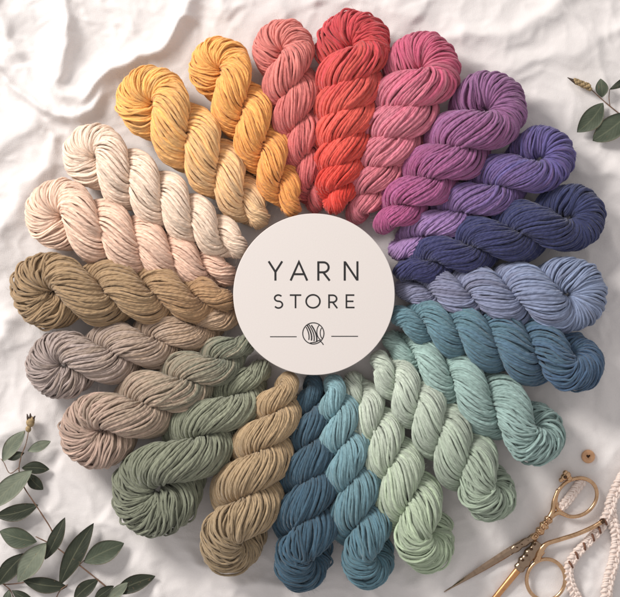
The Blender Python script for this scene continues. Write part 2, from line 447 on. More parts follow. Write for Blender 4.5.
    def part(name, i0, i1, extra=None):
        idx = np.arange(i0, i1 + 1) % Mt
        m = len(idx)
        VV = V[:, idx]
        na = VV.shape[0]
        g = np.arange(na * m * sides).reshape(na, m, sides)
        f = np.stack([g[:, :-1, :], np.roll(g, -1, 2)[:, :-1, :], np.roll(g, -1, 2)[:, 1:, :], g[:, 1:, :]], -1)
        f = f.reshape(-1, 4)
        u0 = np.broadcast_to((np.arange(sides) / sides)[None, None], (na, m - 1, sides)); u1 = u0 + 1 / sides
        ll = np.concatenate([sl, [sl[-1] + 1.2]])[np.arange(i0, i1 + 1) if i1 <= Mt else np.arange(i0, i1 + 1) % Mt] * 0.001
        off = np.broadcast_to((np.random.default_rng(3).uniform(0, 0.05, na))[:, None, None], u0.shape)
        live = np.ones((na, 1, 1)); live[-1] = 0; v0 = ll[:-1][None, :, None] * live + off; v1 = ll[1:][None, :, None] * live + off
        uv = np.stack([u0, v0, u1, v0, u1, v1, u0, v1], -1).reshape(-1, 2)
        tn = np.broadcast_to(tone[:, None, None], (na, m, sides)).ravel()
        vv_ = VV.reshape(-1, 3)
        # fine stray fibres standing off the yarn, part of the same surface
        nh = int(m * 18)
        si = r.integers(0, n, nh); mi = r.integers(0, m - 1, nh); ki = r.integers(0, sides, nh)
        p0 = VV[si, mi, ki]; nrm = p0 - P[si, idx[mi]] * np.array([1, 1, zs]) * 0.001
        nrm /= np.linalg.norm(nrm, axis=1)[:, None] + 1e-9
        tg = TT[si, idx[mi]]
        dr = nrm * r.uniform(0.15, 0.7, (nh, 1)) + tg * r.uniform(-1, 1, (nh, 1)) + r.normal(0, 0.35, (nh, 3)); dr /= np.linalg.norm(dr, axis=1)[:, None]
        ln = 0.0012 + 0.0052 * r.uniform(0, 1, (nh, 1)) ** 2.5; rad = 0.000085
        p1 = p0 + dr * ln * 0.55 + nrm * 0.0001; p2 = p1 + (dr + r.normal(0, 0.5, (nh, 3)) - nrm * 0.3) * ln * 0.5
        sd = np.cross(dr, r.normal(0, 1, (nh, 3))); sd /= np.linalg.norm(sd, axis=1)[:, None]; s2 = np.cross(dr, sd)
        rings = []
        for pc, q in ((p0, 1), (p1, 0.9), (p2, 0.5)):
            rings.append(np.stack([pc + rad * q * sd, pc + rad * q * (-0.5 * sd + 0.866 * s2), pc + rad * q * (-0.5 * sd - 0.866 * s2)], 1))
        H = np.stack(rings, 1)                         # nh,3,3,3
        hb = len(vv_); hg = hb + np.arange(nh * 9).reshape(nh, 3, 3)
        hf = np.stack([hg[:, :-1, :], np.roll(hg, -1, 2)[:, :-1, :], np.roll(hg, -1, 2)[:, 1:, :], hg[:, 1:, :]], -1).reshape(-1, 4)
        vv_ = np.vstack([vv_, H.reshape(-1, 3)]); f = np.vstack([f, hf])
        uv = np.vstack([uv, np.zeros((len(hf) * 4, 2))]); tn = np.concatenate([tn, np.repeat(tone[si] * 1.15, 9)])
        mesh_np(name, vv_, f, mat, root, True, uv, {'tone': tn})
    part('twisted_strand', 0, M - 1)
    part('end_loop', M - 1, M + Kl)
    part('twisted_strand', M + Kl, M + Kl + M - 1)
    part('tucked_end', M + Kl + M - 1, Mt)
    return root

def st(inn, out, mid=None):
    return [(0.08, inn), (0.5, mid), (0.9, out)] if mid else [(0.15, inn), (0.85, out)]

SK = [
 # label, outer tip, inner tip, w_out, w_in, lobes, stops, phi_end
 ('coral pink yarn skein at the top between the mustard and the red skeins', (277, 20), (317, 213), 62, 30, 6.0, st((212, 98, 100), (226, 128, 118)), 0.93),
 ('red yarn skein fading from rose red loop to bright scarlet inner end', (357, 12), (333, 215), 72, 36, 7.0, st((222, 58, 44), (200, 66, 74), (226, 92, 78)), 0.97),
 ('rose pink yarn skein with raspberry loop, between red and magenta violet skeins', (437, 36), (352, 224), 76, 36, 6.0, st((220, 116, 130), (206, 86, 122), (222, 124, 144)), 0.97),
 ('plum violet yarn skein turning magenta at its inner end', (514, 82), (376, 232), 76, 36, 5.6, st((188, 76, 138), (150, 92, 146), (164, 84, 142)), 1.0),
 ('purple yarn skein with violet blue loop and lilac inner end', (570, 140), (390, 256), 64, 36, 5.4, st((176, 128, 196), (98, 86, 156), (128, 92, 158)), 1.0),
 ('navy blue yarn skein, the darkest blue, between purple and periwinkle skeins', (603, 207), (394, 274), 66, 36, 5.2, st((56, 58, 112), (52, 60, 108)), 1.02),
 ('periwinkle grey blue yarn skein with a wide open round loop', (606, 296), (395, 288), 74, 38, 5.4, st((132, 134, 166), (130, 147, 182)), 1.06),
 ('denim blue yarn skein with teal tint near its inner end', (602, 370), (390, 313), 71, 36, 6.0, st((88, 140, 156), (62, 98, 134)), 0.72),
 ('aqua mint yarn skein lying above the scissors and wooden button', (560, 450), (384, 335), 71, 34, 5.2, st((150, 194, 184), (132, 172, 166)), 0.74),
 ('pale grey sage yarn skein between aqua and light green skeins', (507, 514), (373, 352), 68, 34, 5.6, st((192, 204, 188), (152, 168, 148)), 0.70),
 ('light spring green yarn skein fading to grey sage at its inner end', (438, 567), (350, 372), 72, 32, 5.6, st((190, 202, 184), (164, 184, 150)), 0.72),
 ('bright teal yarn skein between the dark teal and the light green skeins', (374, 587), (332, 374), 67, 32, 6.2, st((116, 168, 178), (72, 122, 140)), 0.70),
 ('dark petrol teal yarn skein, lowest at the bottom of the ring', (301, 590), (314, 374), 73, 30, 6.2, st((54, 94, 116), (44, 90, 116)), 0.68),
 ('sandy tan yarn skein between the sage green and dark teal skeins', (222, 571), (292, 372), 80, 34, 4.6, st((184, 156, 118), (166, 144, 112)), 0.70),
 ('moss green yarn skein, the bulkiest one, above the eucalyptus tip', (128, 524), (268, 362), 86, 40, 3.8, st((142, 146, 120), (120, 125, 103)), 1.05),
 ('rosy beige yarn skein turning grey green at its inner end', (66, 450), (254, 340), 74, 36, 4.6, st((126, 130, 110), (180, 152, 136), (168, 148, 126)), 1.02),
 ('taupe yarn skein with mauve grey loop and tan inner end', (28, 374), (240, 314), 66, 36, 4.8, st((188, 156, 124), (166, 150, 144), (174, 152, 134)), 1.0),
 ('dark khaki brown yarn skein on the left between taupe and peach skeins', (12, 288), (236, 302), 74, 38, 5.2, st((176, 138, 100), (156, 130, 98), (164, 136, 102)), 1.0),
 ('pale peach yarn skein between the brown and the cream skeins', (28, 202), (236, 280), 70, 38, 5.8, st((232, 194, 172), (236, 204, 182)), 0.97),
 ('ivory cream yarn skein, the palest one, below the light yellow skein', (68, 138), (247, 254), 64, 36, 6.0, st((236, 212, 190), (240, 216, 196)), 0.95),
 ('honey yellow yarn skein fading to pale straw at its inner end', (128, 76), (266, 226), 72, 38, 5.2, st((242, 202, 156), (250, 180, 96), (246, 192, 128)), 0.94),
 ('mustard gold yarn skein between the honey yellow and coral skeins', (206, 40), (296, 216), 62, 34, 5.4, st((236, 160, 84), (248, 176, 94)), 0.93),
]
OPT = {  # how each end is tucked, how tangled it is, how muted the dye
    0: dict(dsat=0.12), 1: dict(dsat=0.08, mess=1.3), 2: dict(dsat=0.15), 3: dict(dsat=0.25), 4: dict(dsat=0.28), 5: dict(dsat=0.3, turns=6.5),
    6: dict(dsat=0.2, turns=9.0), 7: dict(dsat=0.3, mess=1.3), 8: dict(dsat=0.35, mess=2.0), 9: dict(dsat=0.1, mess=2.2), 10: dict(dsat=0.22, mess=1.5),
    11: dict(dsat=0.3, mess=1.2), 12: dict(dsat=0.33, mess=1.4), 13: dict(dsat=0.08, mess=1.6), 14: dict(dsat=0.2, mess=1.2, turns=6.0), 15: dict(dsat=0.12, mess=1.0),
    16: dict(dsat=0.1, mess=1.3), 17: dict(dsat=0.05, mess=1.8), 18: dict(dsat=0), 19: dict(dsat=0), 20: dict(dsat=0.04), 21: dict(dsat=0.04)}
for i, (lab, o_, i_, wo, wi, lb, stp, pe) in enumerate(SK):
    skein(lab, o_, i_, wo, wi, lb, stp, pe, n=34 if wo < 80 else 40, lift=(9.5 if i % 2 else -2.0), seed=i, **OPT[i])

# ---------------------------------------------------------------- paper sign
DZ = 0.0395
dc = px(314, 294.3, DZ)
sign = thing('round_sign', 'round off white paper sign reading YARN STORE in the middle of the skeins', 'sign', (dc[0], dc[1], DZ))
paper = plain('off_white_card', (224, 217, 213), 0.75, 0, 0.28, 0.025, 1300)
ink = plain('black_ink', (30, 29, 30), 0.6, 0, None, 0.35, 900)
sc = 0.001 * (1 - DZ / CAMH)
mb = MB()
rad = 80.8 * sc; th = 0.0016; nn = 160
prof = [(rad - 0.0004, -th), (rad, -th + 0.0004), (rad, -0.0004), (rad - 0.0004, 0.0)]
vs = []
for (rr_, zz) in prof:
    for k in range(nn):
        a = 2 * PI * k / nn; vs.append((rr_ * math.cos(a), rr_ * math.sin(a), zz))
fs = [(j * nn + k, j * nn + (k + 1) % nn, (j + 1) * nn + (k + 1) % nn, (j + 1) * nn + k) for j in range(3) for k in range(nn)]
fs += [tuple(range(nn - 1, -1, -1)), tuple(range(3 * nn, 4 * nn))]
mb.add(vs, fs); mb.build('card', paper, sign, smooth=False)
_zc = [0]
def stroke(mb, pts, w, closed=False):
    """flat ink stroke with mitred joints; pts in photo px"""
    P = np.array([((x - 314) * sc, (294.3 - y) * sc) for x, y in pts]); n = len(P); h = w * sc / 2
    L_, R_ = [], []
    for i in range(n):
        if closed: a, b = P[(i - 1) % n], P[(i + 1) % n]
        else: a, b = P[max(i - 1, 0)], P[min(i + 1, n - 1)]
        d0 = P[i] - a; d1 = b - P[i]
        d0 = d0 / np.linalg.norm(d0) if np.linalg.norm(d0) > 1e-12 else d1 / np.linalg.norm(d1)
        d1 = d1 / np.linalg.norm(d1) if np.linalg.norm(d1) > 1e-12 else d0
        n0 = np.array([-d0[1], d0[0]]); n1 = np.array([-d1[1], d1[0]])
        m = n0 + n1; m = m / np.linalg.norm(m); q = h / max(0.45, m.dot(n0))
        L_.append(P[i] + m * q); R_.append(P[i] - m * q)
    _zc[0] += 1
    z1 = 0.00012 + 0.000012 * (_zc[0] % 9)
    m = n if closed else n - 1
    v = [(*p, z1) for p in L_] + [(*p, z1) for p in R_] + [(*p, 0.00002) for p in L_] + [(*p, 0.00002) for p in R_]
    f = []
    for i in range(m):
        j = (i + 1) % n
        f += [(n + i, n + j, j, i), (2 * n + i, i, j, 2 * n + j), (n + i, 3 * n + i, 3 * n + j, n + j)]
    if not closed:
        f += [(0, 2 * n, 3 * n, n), (n - 1, 2 * n - 1, 4 * n - 1, 3 * n - 1)]
    mb.add(v, f)
def arc(cx, cy, rx, ry, a0, a1, k=24):
    return [(cx + rx * math.cos(math.radians(a)), cy + ry * math.sin(math.radians(a))) for a in np.linspace(a0, a1, k)]
def letter(strokes, w):
    m = MB()
    for s_ in strokes:
        stroke(m, s_, w, closed=(s_[0] == s_[-1] and len(s_) > 3) and False or False) if s_[0] != s_[-1] else stroke(m, s_[:-1], w, True)
    m.build('letter', ink, sign, smooth=False)
t, b_ = 261.3, 280.6; W = 2.05
my = (t + b_) / 2
letter([[(268.6, t), (275.4, my + 1.0), (282.2, t)], [(275.4, my + 0.2), (275.4, b_)]], W)
letter([[(290.6, b_), (298.9, t + 0.6), (307.2, b_)], [(293.4, 274.2), (304.4, 274.2)]], W)
letter([[(318.3, b_), (318.3, t)], [(318.3, t + 1)] + [(323.0, t + 1)] + arc(323.4, t + 6.0, 5.2, 5.0, -80, 80, 14) + [(323.0, t + 11), (318.3, t + 11)], [(323.2, t + 11), (329.6, b_)]], W)
letter([[(344.7, b_), (344.7, t)], [(345.0, t + 0.6), (357.1, b_ - 0.6)], [(357.4, b_), (357.4, t)]], W)
t, b_ = 294.4, 308.2; W = 1.6; my = (t + b_) / 2
letter([arc(278.3, t + 3.7, 3.7, 3.1, -35, -262, 16) + arc(278.4, my + 3.3, 4.0, 3.4, -75, 148, 18)], W)
letter([[(289.8, t + 0.7), (301.2, t + 0.7)], [(295.5, t + 0.4), (295.5, b_)]], W)
letter([arc(313.0, my, 6.9, 6.5, 0, 360, 41)], W)
letter([[(329.0, b_), (329.0, t)], [(329.0, t + 0.8), (332.4, t + 0.8)] + arc(332.7, t + 4.3, 3.9, 3.5, -80, 80, 14) + [(332.4, t + 7.8), (329.0, t + 7.8)], [(332.6, t + 7.8), (337.2, b_)]], W)
letter([[(354.3, t + 0.7), (346.4, t + 0.7), (346.4, b_ - 0.7), (354.5, b_ - 0.7)], [(346.4, my), (353.4, my)]], W)
for (xa, xb, yy) in ((270, 296.6, 336.7), (331.3, 358, 336.3)):
    m = MB(); stroke(m, [(xa, yy), (xb, yy)], 0.85); m.build('rule_line', ink, sign, smooth=False)
m = MB()
bx_, by_, br = 313.3, 333.4, 10.6
stroke(m, arc(bx_, by_, br, br, 0, 360, 49)[:-1], 0.95, True)
for k, o_ in enumerate((-7.2, -4.4, -1.6, 1.2)):            # wound strands of the ball
    pts = []
    for q in np.linspace(-1, 1, 15):
        u_ = o_ + 2.3 * (1 - q * q) - 0.6
        pts.append((bx_ + u_ * 0.92 + q * 2.6, by_ + q * 8.4 + u_ * 0.25))
    pts = [p for p in pts if math.hypot(p[0] - bx_, p[1] - by_) < br]
    stroke(m, pts, 1.3 if k % 2 else 1.0)
stroke(m, [p for p in arc(bx_ + 9.5, by_ - 1.5, 6.0, 8.5, 110, 250, 18) if math.hypot(p[0] - bx_, p[1] - by_) < br], 0.9)
stroke(m, [p for p in arc(bx_ + 11.5, by_ - 0.5, 4.6, 7.0, 110, 250, 18) if math.hypot(p[0] - bx_, p[1] - by_) < br], 0.9)
stroke(m, [(bx_ - 3.5, by_ + 9.6), (bx_ + 2.0, by_ + 8.8), (bx_ + 6.0, by_ + 6.8), (bx_ + 8.6, by_ + 9.2), (bx_ + 10.2, by_ + 11.4)], 0.95)
m.build('yarn_ball_emblem', ink, sign, smooth=False)

# ---------------------------------------------------------------- eucalyptus
LM = {'pale': leaf_mat('pale_leaf', (108, 116, 101), (130, 136, 118)),
      'mid': leaf_mat('mid_leaf', (68, 77, 63), (86, 94, 78)),
      'dark': leaf_mat('dark_leaf', (42, 48, 38), (58, 63, 50))}
bark = plain('twig_bark', (112, 84, 66), 0.7, 0, 0.4, 0.25, 300)
budm = plain('dry_bud', (156, 134, 98), 0.8, 0, 0.6, 0.35, 350)
budd = plain('dark_bud_tip', (62, 48, 38), 0.8, 0, 0.5, 0.3, 350)

def leaf(parent, base, tip, w, tone, z0, z1, bow=0.0, fold=0.10, sharp=0.85, skew=1.0):
    """base, tip in photo px; z mm above the cloth; w in px"""
    B = px(*base, z0 * 0.001); Tp = px(*tip, z1 * 0.001)
    B = B - np.array(parent.location); Tp = Tp - np.array(parent.location)
    nu, nv = 18, 8
    ax = Tp - B; Ln = np.linalg.norm(ax); ax /= Ln
    sd = np.cross([0, 0, 1], ax); sd /= np.linalg.norm(sd); up = np.cross(ax, sd)
    top = []; uvs = []
    rl = random.random() * 6
    for i in range(nu + 1):
        q = i / nu
        hw = 0.5 * w * 0.001 * (math.sin(PI * min(1, q ** skew)) ** sharp) * (1.0 if q < 0.999 else 0) + 0.00012
        cx = B + ax * Ln * q + sd * bow * 0.001 * math.sin(PI * q) + up * 0.0025 * math.sin(PI * q)
        for j in range(nv + 1):
            s_ = 2 * j / nv - 1
            top.append(cx + sd * hw * s_ + up * (abs(s_) ** 1.3 * hw * fold + 0.0006 * math.sin(5 * q + 3 * s_ + rl) * abs(s_)))
            uvs.append((j / nv, q))
    top = np.array(top); nT = len(top)
    V = np.vstack([top, top - up * 0.0004])
    F = []; UV = []
    for i in range(nu):
        for j in range(nv):
            a = i * (nv + 1) + j
            q = (a, a + nv + 1, a + nv + 2, a + 1)
            F.append(tuple(reversed(q))); UV += [uvs[k] for k in reversed(q)]
            F.append(tuple(k + nT for k in q)); UV += [uvs[k] for k in q]
    edge = [j for j in range(nv + 1)] + [(i + 1) * (nv + 1) - 1 for i in range(1, nu + 1)] + [nu * (nv + 1) + j for j in range(nv - 1, -1, -1)] + [i * (nv + 1) for i in range(nu - 1, 0, -1)]
    for a, b in zip(edge, edge[1:] + edge[:1]):
        F.append((a, b, b + nT, a + nT)); UV += [uvs[a], uvs[b], uvs[b], uvs[a]]
    me = bpy.data.meshes.new('leaf'); me.from_pydata([tuple(v) for v in V], [], F)
    l = me.uv_layers.new(name='UVMap'); l.data.foreach_set('uv', np.array(UV, dtype=np.float32).ravel())
    me.polygons.foreach_set('use_smooth', np.ones(len(F), dtype=bool))
    me.materials.append(LM[tone])
    o = bpy.data.objects.new('leaf', me); COL.objects.link(o); o.parent = parent
    return o

def stem(parent, pts, r0, r1, name='stem', k=6):
    P = smooth_path([px(x, y, z * 0.001) for x, y, z in pts], len(pts) * k) - np.array(parent.location)
    m = MB(); R_ = np.linspace(r0, r1, len(P)) * 0.001
    R_ *= 1 + 0.16 * np.sin(np.arange(len(P)) * 1.3) * np.sin(np.arange(len(P)) * 0.31)
    m.tube(P, R_, 8); return m.build(name, bark, parent)

def Q(x, y): return (x * 0.3299, 400 + y * 0.3299)
base = px(70, 565)
br1 = thing('eucalyptus_branch', 'long eucalyptus branch with dark and pale leaves lying at lower left', 'eucalyptus branch', (base[0], base[1], 0))
def qs(l): return [(*Q(a, b), z) for a, b, z in l]
stem(br1, qs([(405, 640, 6), (350, 590, 7), (300, 548, 8), (240, 500, 9), (168, 445, 9), (108, 414, 9)]), 0.95, 0.55)
stem(br1, qs([(168, 445, 9), (158, 398, 9.5), (128, 348, 10), (100, 306, 10), (72, 262, 10), (58, 215, 11), (64, 172, 11), (78, 135, 11), (86, 98, 11)]), 0.75, 0.45)
stem(br1, qs([(58, 205, 11), (30, 222, 10), (12, 190, 9), (2, 178, 8)]), 0.5, 0.35, 'twig')
stem(br1, qs([(240, 500, 9), (262, 480, 9)]), 0.5, 0.35, 'twig')
stem(br1, qs([(205, 560, 7), (182, 578, 6), (166, 610, 4)]), 0.6, 0.5, 'twig')
def lf(p, b, t_, w, tone, z0, z1, **k): return leaf(p, Q(*b), Q(*t_), w * 0.33, tone, z0, z1, **k)
lf(br1, (8, 186), (76, 93), 44, 'pale', 9, 10, bow=1.5)
lf(br1, (84, 155), (154, 125), 30, 'pale', 11, 9)
lf(br1, (74, 160), (20, 178), 26, 'dark', 10, 7)
lf(br1, (66, 206), (150, 210), 38, 'dark', 9, 6, bow=1.2)
lf(br1, (84, 222), (131, 272), 38, 'dark', 7, 5, bow=-1)
lf(br1, (98, 212), (-30, 330), 62, 'pale', 14, 12, bow=-2.0)
lf(br1, (116, 318), (-15, 352), 50, 'dark', 10, 8, bow=2)
lf(br1, (112, 430), (-2, 398), 62, 'mid', 11, 9, bow=1)
lf(br1, (136, 484), (197, 356), 42, 'dark', 8, 9, bow=-1)
lf(br1, (140, 432), (54, 552), 66, 'pale', 13, 12, bow=-1)
lf(br1, (78, 464), (-8, 562), 54, 'dark', 7, 6, bow=-1.5)
lf(br1, (180, 562), (284, 373), 58, 'dark', 6, 10, bow=1.5)
lf(br1, (254, 492), (376, 434), 66, 'mid', 10, 8, bow=1)
lf(br1, (298, 543), (224, 606), 44, 'dark', 8, 6, bow=-1.5)
lf(br1, (345, 586), (471, 534), 50, 'dark', 9, 7, bow=1.5)
lf(br1, (326, 606), (388, 553), 32, 'pale', 12, 11)
lf(br1, (286, 604), (345, 563), 34, 'dark', 7, 7)
m = MB()
for q, (a, b, r_) in enumerate([(86, 88, 9), (92, 68, 13), (97, 60, 9)]):
    c = px(*Q(a, b), 0.011) - np.array(br1.location); m.ball(c, r_ * 0.33e-3, 1, 1.15, 0.9)
bd = m.build('bud', budm, br1)
m = MB()
for (a, b, c_, d_) in [(86, 62, 82, 42), (98, 60, 107, 48), (92, 56, 92, 40)]:
    A = px(*Q(a, b), 0.012) - np.array(br1.location); B = px(*Q(c_, d_), 0.012) - np.array(br1.location)
    m.tube([A, (A + B) / 2, B], [0.0014, 0.0012, 0.0004], 7)
m.build('bud_scale', budd, bd)

base = px(5, 590)
br2 = thing('eucalyptus_branch', 'short eucalyptus sprig in the bottom left corner, crossing under the long branch', 'eucalyptus branch', (base[0], base[1], 0))
stem(br2, qs([(-30, 540, 4), (10, 558, 4), (60, 555, 5), (78, 551, 6)]), 0.75, 0.45)
stem(br2, qs([(10, 558, 4), (32, 578, 4), (44, 610, 4)]), 0.6, 0.5, 'twig')
lf(br2, (70, 548), (204, 566), 48, 'dark', 7, 5, bow=-1)
lf(br2, (36, 578), (104, 612), 30, 'dark', 5, 4)
lf(br2, (28, 575), (18, 625), 26, 'mid', 5, 4)

def U(x, y): return (540 + x * 0.1507, 60 + y * 0.1507)
def us(l): return [(*U(a, b), z) for a, b, z in l]
base = px(604, 108)
br3 = thing('eucalyptus_branch', 'small eucalyptus sprig with a dry cone bud at the top right edge', 'eucalyptus branch', (base[0], base[1], 0))
stem(br3, us([(650, 450, 8), (531, 360, 8), (430, 278, 9), (322, 180, 9)]), 0.75, 0.5)
stem(br3, us([(464, 305, 9), (458, 250, 9), (462, 196, 9)]), 0.45, 0.35, 'twig')
def lu(b, t_, w, tone, z0, z1, **k): return leaf(br3, U(*b), U(*t_), w * 0.1507, tone, z0, z1, **k)
lu((412, 248), (402, 124), 84, 'mid', 10, 11, skew=0.9)
lu((420, 284), (246, 480), 132, 'mid', 10, 7, bow=2.2)
lu((590, 356), (350, 536), 150, 'mid', 11, 7, bow=1.2, sharp=0.7)
lu((462, 196), (640, 84), 52, 'dark', 9, 11, bow=-1)
lu((600, 410), (700, 560), 110, 'mid', 9, 9)
m = MB()
for q in range(6):
    f = q / 5
    c0 = px(*U(326 - 88 * f, 180 - 38 * f), 0.0095) - np.array(br3.location)
    for k in range(5):
        a = 2 * PI * k / 5 + q * 0.7; rr_ = 0.0028 * (1 - 0.35 * f)
        dirx = np.array([0.42, -0.9, 0]); 
        m.ball(c0 + rr_ * (math.cos(a) * np.array([0.42, -0.9, 0]) * -1 + math.sin(a) * np.array([0, 0, 1])), 0.0021, 1, 1, 1, 8, 6)
bd = m.build('bud', budm, br3)
m = MB()
A = px(*U(240, 148), 0.0095) - np.array(br3.location); B = px(*U(182, 116), 0.0095) - np.array(br3.location)
m.tube([A, A * 0.6 + B * 0.4, B], [0.0023, 0.0016, 0.0003], 8)
A = px(*U(336, 190), 0.0095) - np.array(br3.location); B = px(*U(310, 172), 0.0095) - np.array(br3.location)
m.tube([A, (A + B) / 2, B], [0.0012, 0.003, 0.0028], 8)
m.build('bud_scale', budd, bd)

# ---------------------------------------------------------------- scissors
def metal(name, c, rough, dark):
    m, nt, b, L = newmat(name)
    b.inputs['Metallic'].default_value = 1.0
    tc = node(nt, 'ShaderNodeTexCoord')
    nz = node(nt, 'ShaderNodeTexNoise'); nz.inputs['Scale'].default_value = 220; nz.inputs['Detail'].default_value = 6
    L(tc.outputs['Object'], nz.inputs['Vector'])
    r = node(nt, 'ShaderNodeValToRGB'); L(nz.outputs['Fac'], r.inputs['Fac'])
    r.color_ramp.elements[0].position = 0.3; r.color_ramp.elements[1].position = 0.5
    r.color_ramp.elements[0].color = (*(lin(dark) * 0.4 + lin(c) * 0.6), 1); r.color_ramp.elements[1].color = (*lin(c), 1)
    L(r.outputs['Color'], b.inputs['Base Color'])
    rg = node(nt, 'ShaderNodeMapRange'); L(nz.outputs['Fac'], rg.inputs['Value']); rg.inputs['To Min'].default_value = rough - 0.1; rg.inputs['To Max'].default_value = rough + 0.15
    L(rg.outputs[0], b.inputs['Roughness'])
    bp = node(nt, 'ShaderNodeBump'); bp.inputs['Strength'].default_value = 0.05; bp.inputs['Distance'].default_value = 0.0002
    L(nz.outputs['Fac'], bp.inputs['Height']); L(bp.outputs['Normal'], b.inputs['Normal'])
    return m
gold = metal('antique_gold', (210, 174, 138), 0.22, (158, 122, 92))
steel = metal('bronzed_steel', (162, 140, 120), 0.2, (112, 94, 80))
dark_met = metal('dark_metal', (96, 74, 58), 0.4, (48, 36, 30))  # arm tip, and painted shade of the recesses and finial hole
copper = metal('copper_gold', (214, 160, 112), 0.3, (168, 116, 76))

def V2(x, y, z): return px(400 + x * 0.3548, 387 + y * 0.3548, z * 0.001)
base = V2(385, 450, 0)
sci = thing('scissors', 'vintage gold embroidery scissors with ornate shanks at lower right', 'scissors', (base[0], base[1], 0))
o3 = np.array(sci.location)
def pth(l, k=None): return smooth_path([V2(*p) for p in l], k or len(l) * 8) - o3
def blade(pts, widths, thick, mat, name):
    P = pth(pts, 30); m = MB(); n = len(P)
    Wd = np.interp(np.linspace(0, 1, n), np.linspace(0, 1, len(widths)), widths) * 0.3548e-3 / 2
    Tn = np.gradient(P, axis=0); vs = []; fs = []
    for i in range(n):
        s_ = np.cross([0, 0, 1], Tn[i]); s_ /= np.linalg.norm(s_)
        h = thick * 0.001 * (0.35 + 0.65 * i / n)
        for (a, b) in ((1, 0), (0.25, 0.5), (-0.75, 0.42), (-1, 0.1), (-1, -0.3), (0.6, -0.4)):
            vs.append(P[i] + s_ * Wd[i] * a + np.array([0, 0, h * b]))
    for i in range(n - 1):
        for k in range(6):
            fs.append((i * 6 + k, i * 6 + (k + 1) % 6, i * 6 + 6 + (k + 1) % 6, i * 6 + 6 + k))
    fs += [tuple(range(5, -1, -1)), tuple((n - 1) * 6 + k for k in range(6))]
    m.add(vs, fs); return m.build(name, mat, sci, smooth=False)
blade([(124, 578, 3), (240, 506, 4), (352, 436, 5.5)], [2, 11, 19, 23, 21], 3.0, steel, 'blade')
# engraved plate and beaded shank of the upper half
m = MB()
P = pth([(316, 462, 6.2), (352, 438, 6.8), (384, 420, 7)], 30)
m.tube(P, (6.5 + 2.2 * np.abs(np.sin(np.linspace(0, 3 * PI, 30)))) * 0.3548e-3 * 1.35, 10, flat=0.45)
m.build('engraved_plate', steel, sci)
P = pth([(372, 428, 7), (396, 404, 7.5), (412, 382, 8), (432, 356, 8)], 48)
m = MB(); q = np.linspace(0, 1, 48)
m.tube(P, (8 + 4.5 * np.sin(PI * q) + 2.6 * np.sin(q * 26)) * 0.3548e-3, 12, flat=0.8)
for k in range(5):
    c = P[6 + k * 8] + np.array([0, 0, 0.0032]); m.ball(c, 0.0015)
    m.tube([c + 0.0024 * np.array([math.cos(a), math.sin(a), 0]) for a in np.linspace(0, 2 * PI, 16, endpoint=False)], 0.0006, 6, True)
m.build('shank', gold, sci)
# dark beads that paint in the shade of the ornament's recesses
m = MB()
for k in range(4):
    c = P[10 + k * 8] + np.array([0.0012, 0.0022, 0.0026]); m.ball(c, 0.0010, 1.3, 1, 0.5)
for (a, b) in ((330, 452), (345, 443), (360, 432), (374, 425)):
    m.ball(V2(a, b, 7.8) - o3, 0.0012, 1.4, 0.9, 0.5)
m.build('recess_shade', dark_met, sci)
def ring(cx, cy, rx, ry, rot, z0, wire, name, mat):
    m = MB(); pts = []
    for a in np.linspace(0, 2 * PI, 72, endpoint=False):
        u_ = rx * math.cos(a); v_ = ry * math.sin(a)
        c, s_ = math.cos(rot), math.sin(rot)
        pts.append(V2(cx + u_ * c - v_ * s_, cy + u_ * s_ + v_ * c, z0) - o3)
    m.tube(pts, wire * 0.3548e-3, 12, True); return m.build(name, mat, sci)
ring(497, 311, 61, 51, math.radians(-35), 6, 5.3, 'finger_ring', gold)
m = MB(); m.tube(pth([(418, 374, 8), (430, 350, 7.5), (434, 322, 7), (446, 288, 6)], 24), np.linspace(8.5, 5.5, 24) * 0.3548e-3, 10)
m.tube(pth([(424, 366, 7.5), (446, 354, 6.5), (470, 362, 6)], 20), np.linspace(8, 5.5, 20) * 0.3548e-3, 10)
m.build('ring_neck', gold, sci)
m = MB()
for (a, b, r_) in ((462, 254, 10), (472, 248, 10), (466, 242, 8), (478, 258, 8), (454, 262, 7)):
    m.ball(V2(a, b, 7) - o3, r_ * 0.3548e-3, 1, 1, 0.8)
fn = m.build('finial', gold, sci)
m = MB(); m.ball(V2(466, 254, 9.6) - o3, 0.0018, 1.1, 1, 0.6); m.build('finial_hole_shade', dark_met, fn)  # dark ball paints in the shade of the finial's hole
# lower half
m = MB(); m.tube(pth([(196, 686, 3), (262, 602, 4), (340, 506, 5)], 24), np.linspace(7, 10.5, 24) * 0.3548e-3, 14, flat=0.8)
m.build('blade', copper, sci)
m = MB(); q = np.linspace(0, 1, 40)
m.tube(pth([(332, 516, 5.5), (358, 482, 6.5), (392, 438, 7)], 40), (12 + 6 * np.sin(PI * q) ** 0.6 + 1.8 * np.sin(q * 22)) * 0.3548e-3, 12, flat=0.6)
m.build('shank', steel, sci)
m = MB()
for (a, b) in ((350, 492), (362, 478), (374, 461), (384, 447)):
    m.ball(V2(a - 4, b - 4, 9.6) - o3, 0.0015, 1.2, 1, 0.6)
m.build('recess_shade', dark_met, sci)  # dark beads painting recess shade on the lower shank
m = MB(); m.tube(pth([(388, 488, 6.5), (396, 462, 7.5), (414, 442, 8.5), (450, 430, 9), (500, 414, 10), (545, 394, 11), (572, 377, 11.5)], 50),
                 np.interp(np.linspace(0, 1, 50), [0, 0.2, 0.35, 0.8, 1], [9, 9.5, 6.5, 6.5, 6.5]) * 0.3548e-3, 12)
m.build('spring_arm', gold, sci)
m = MB(); m.tube(pth([(566, 381, 11.4), (576, 374, 11.7)], 6), np.array([7.2, 7.6, 7.6, 7.4, 6.6, 4]) * 0.3548e-3, 12); m.build('arm_tip', dark_met, sci)
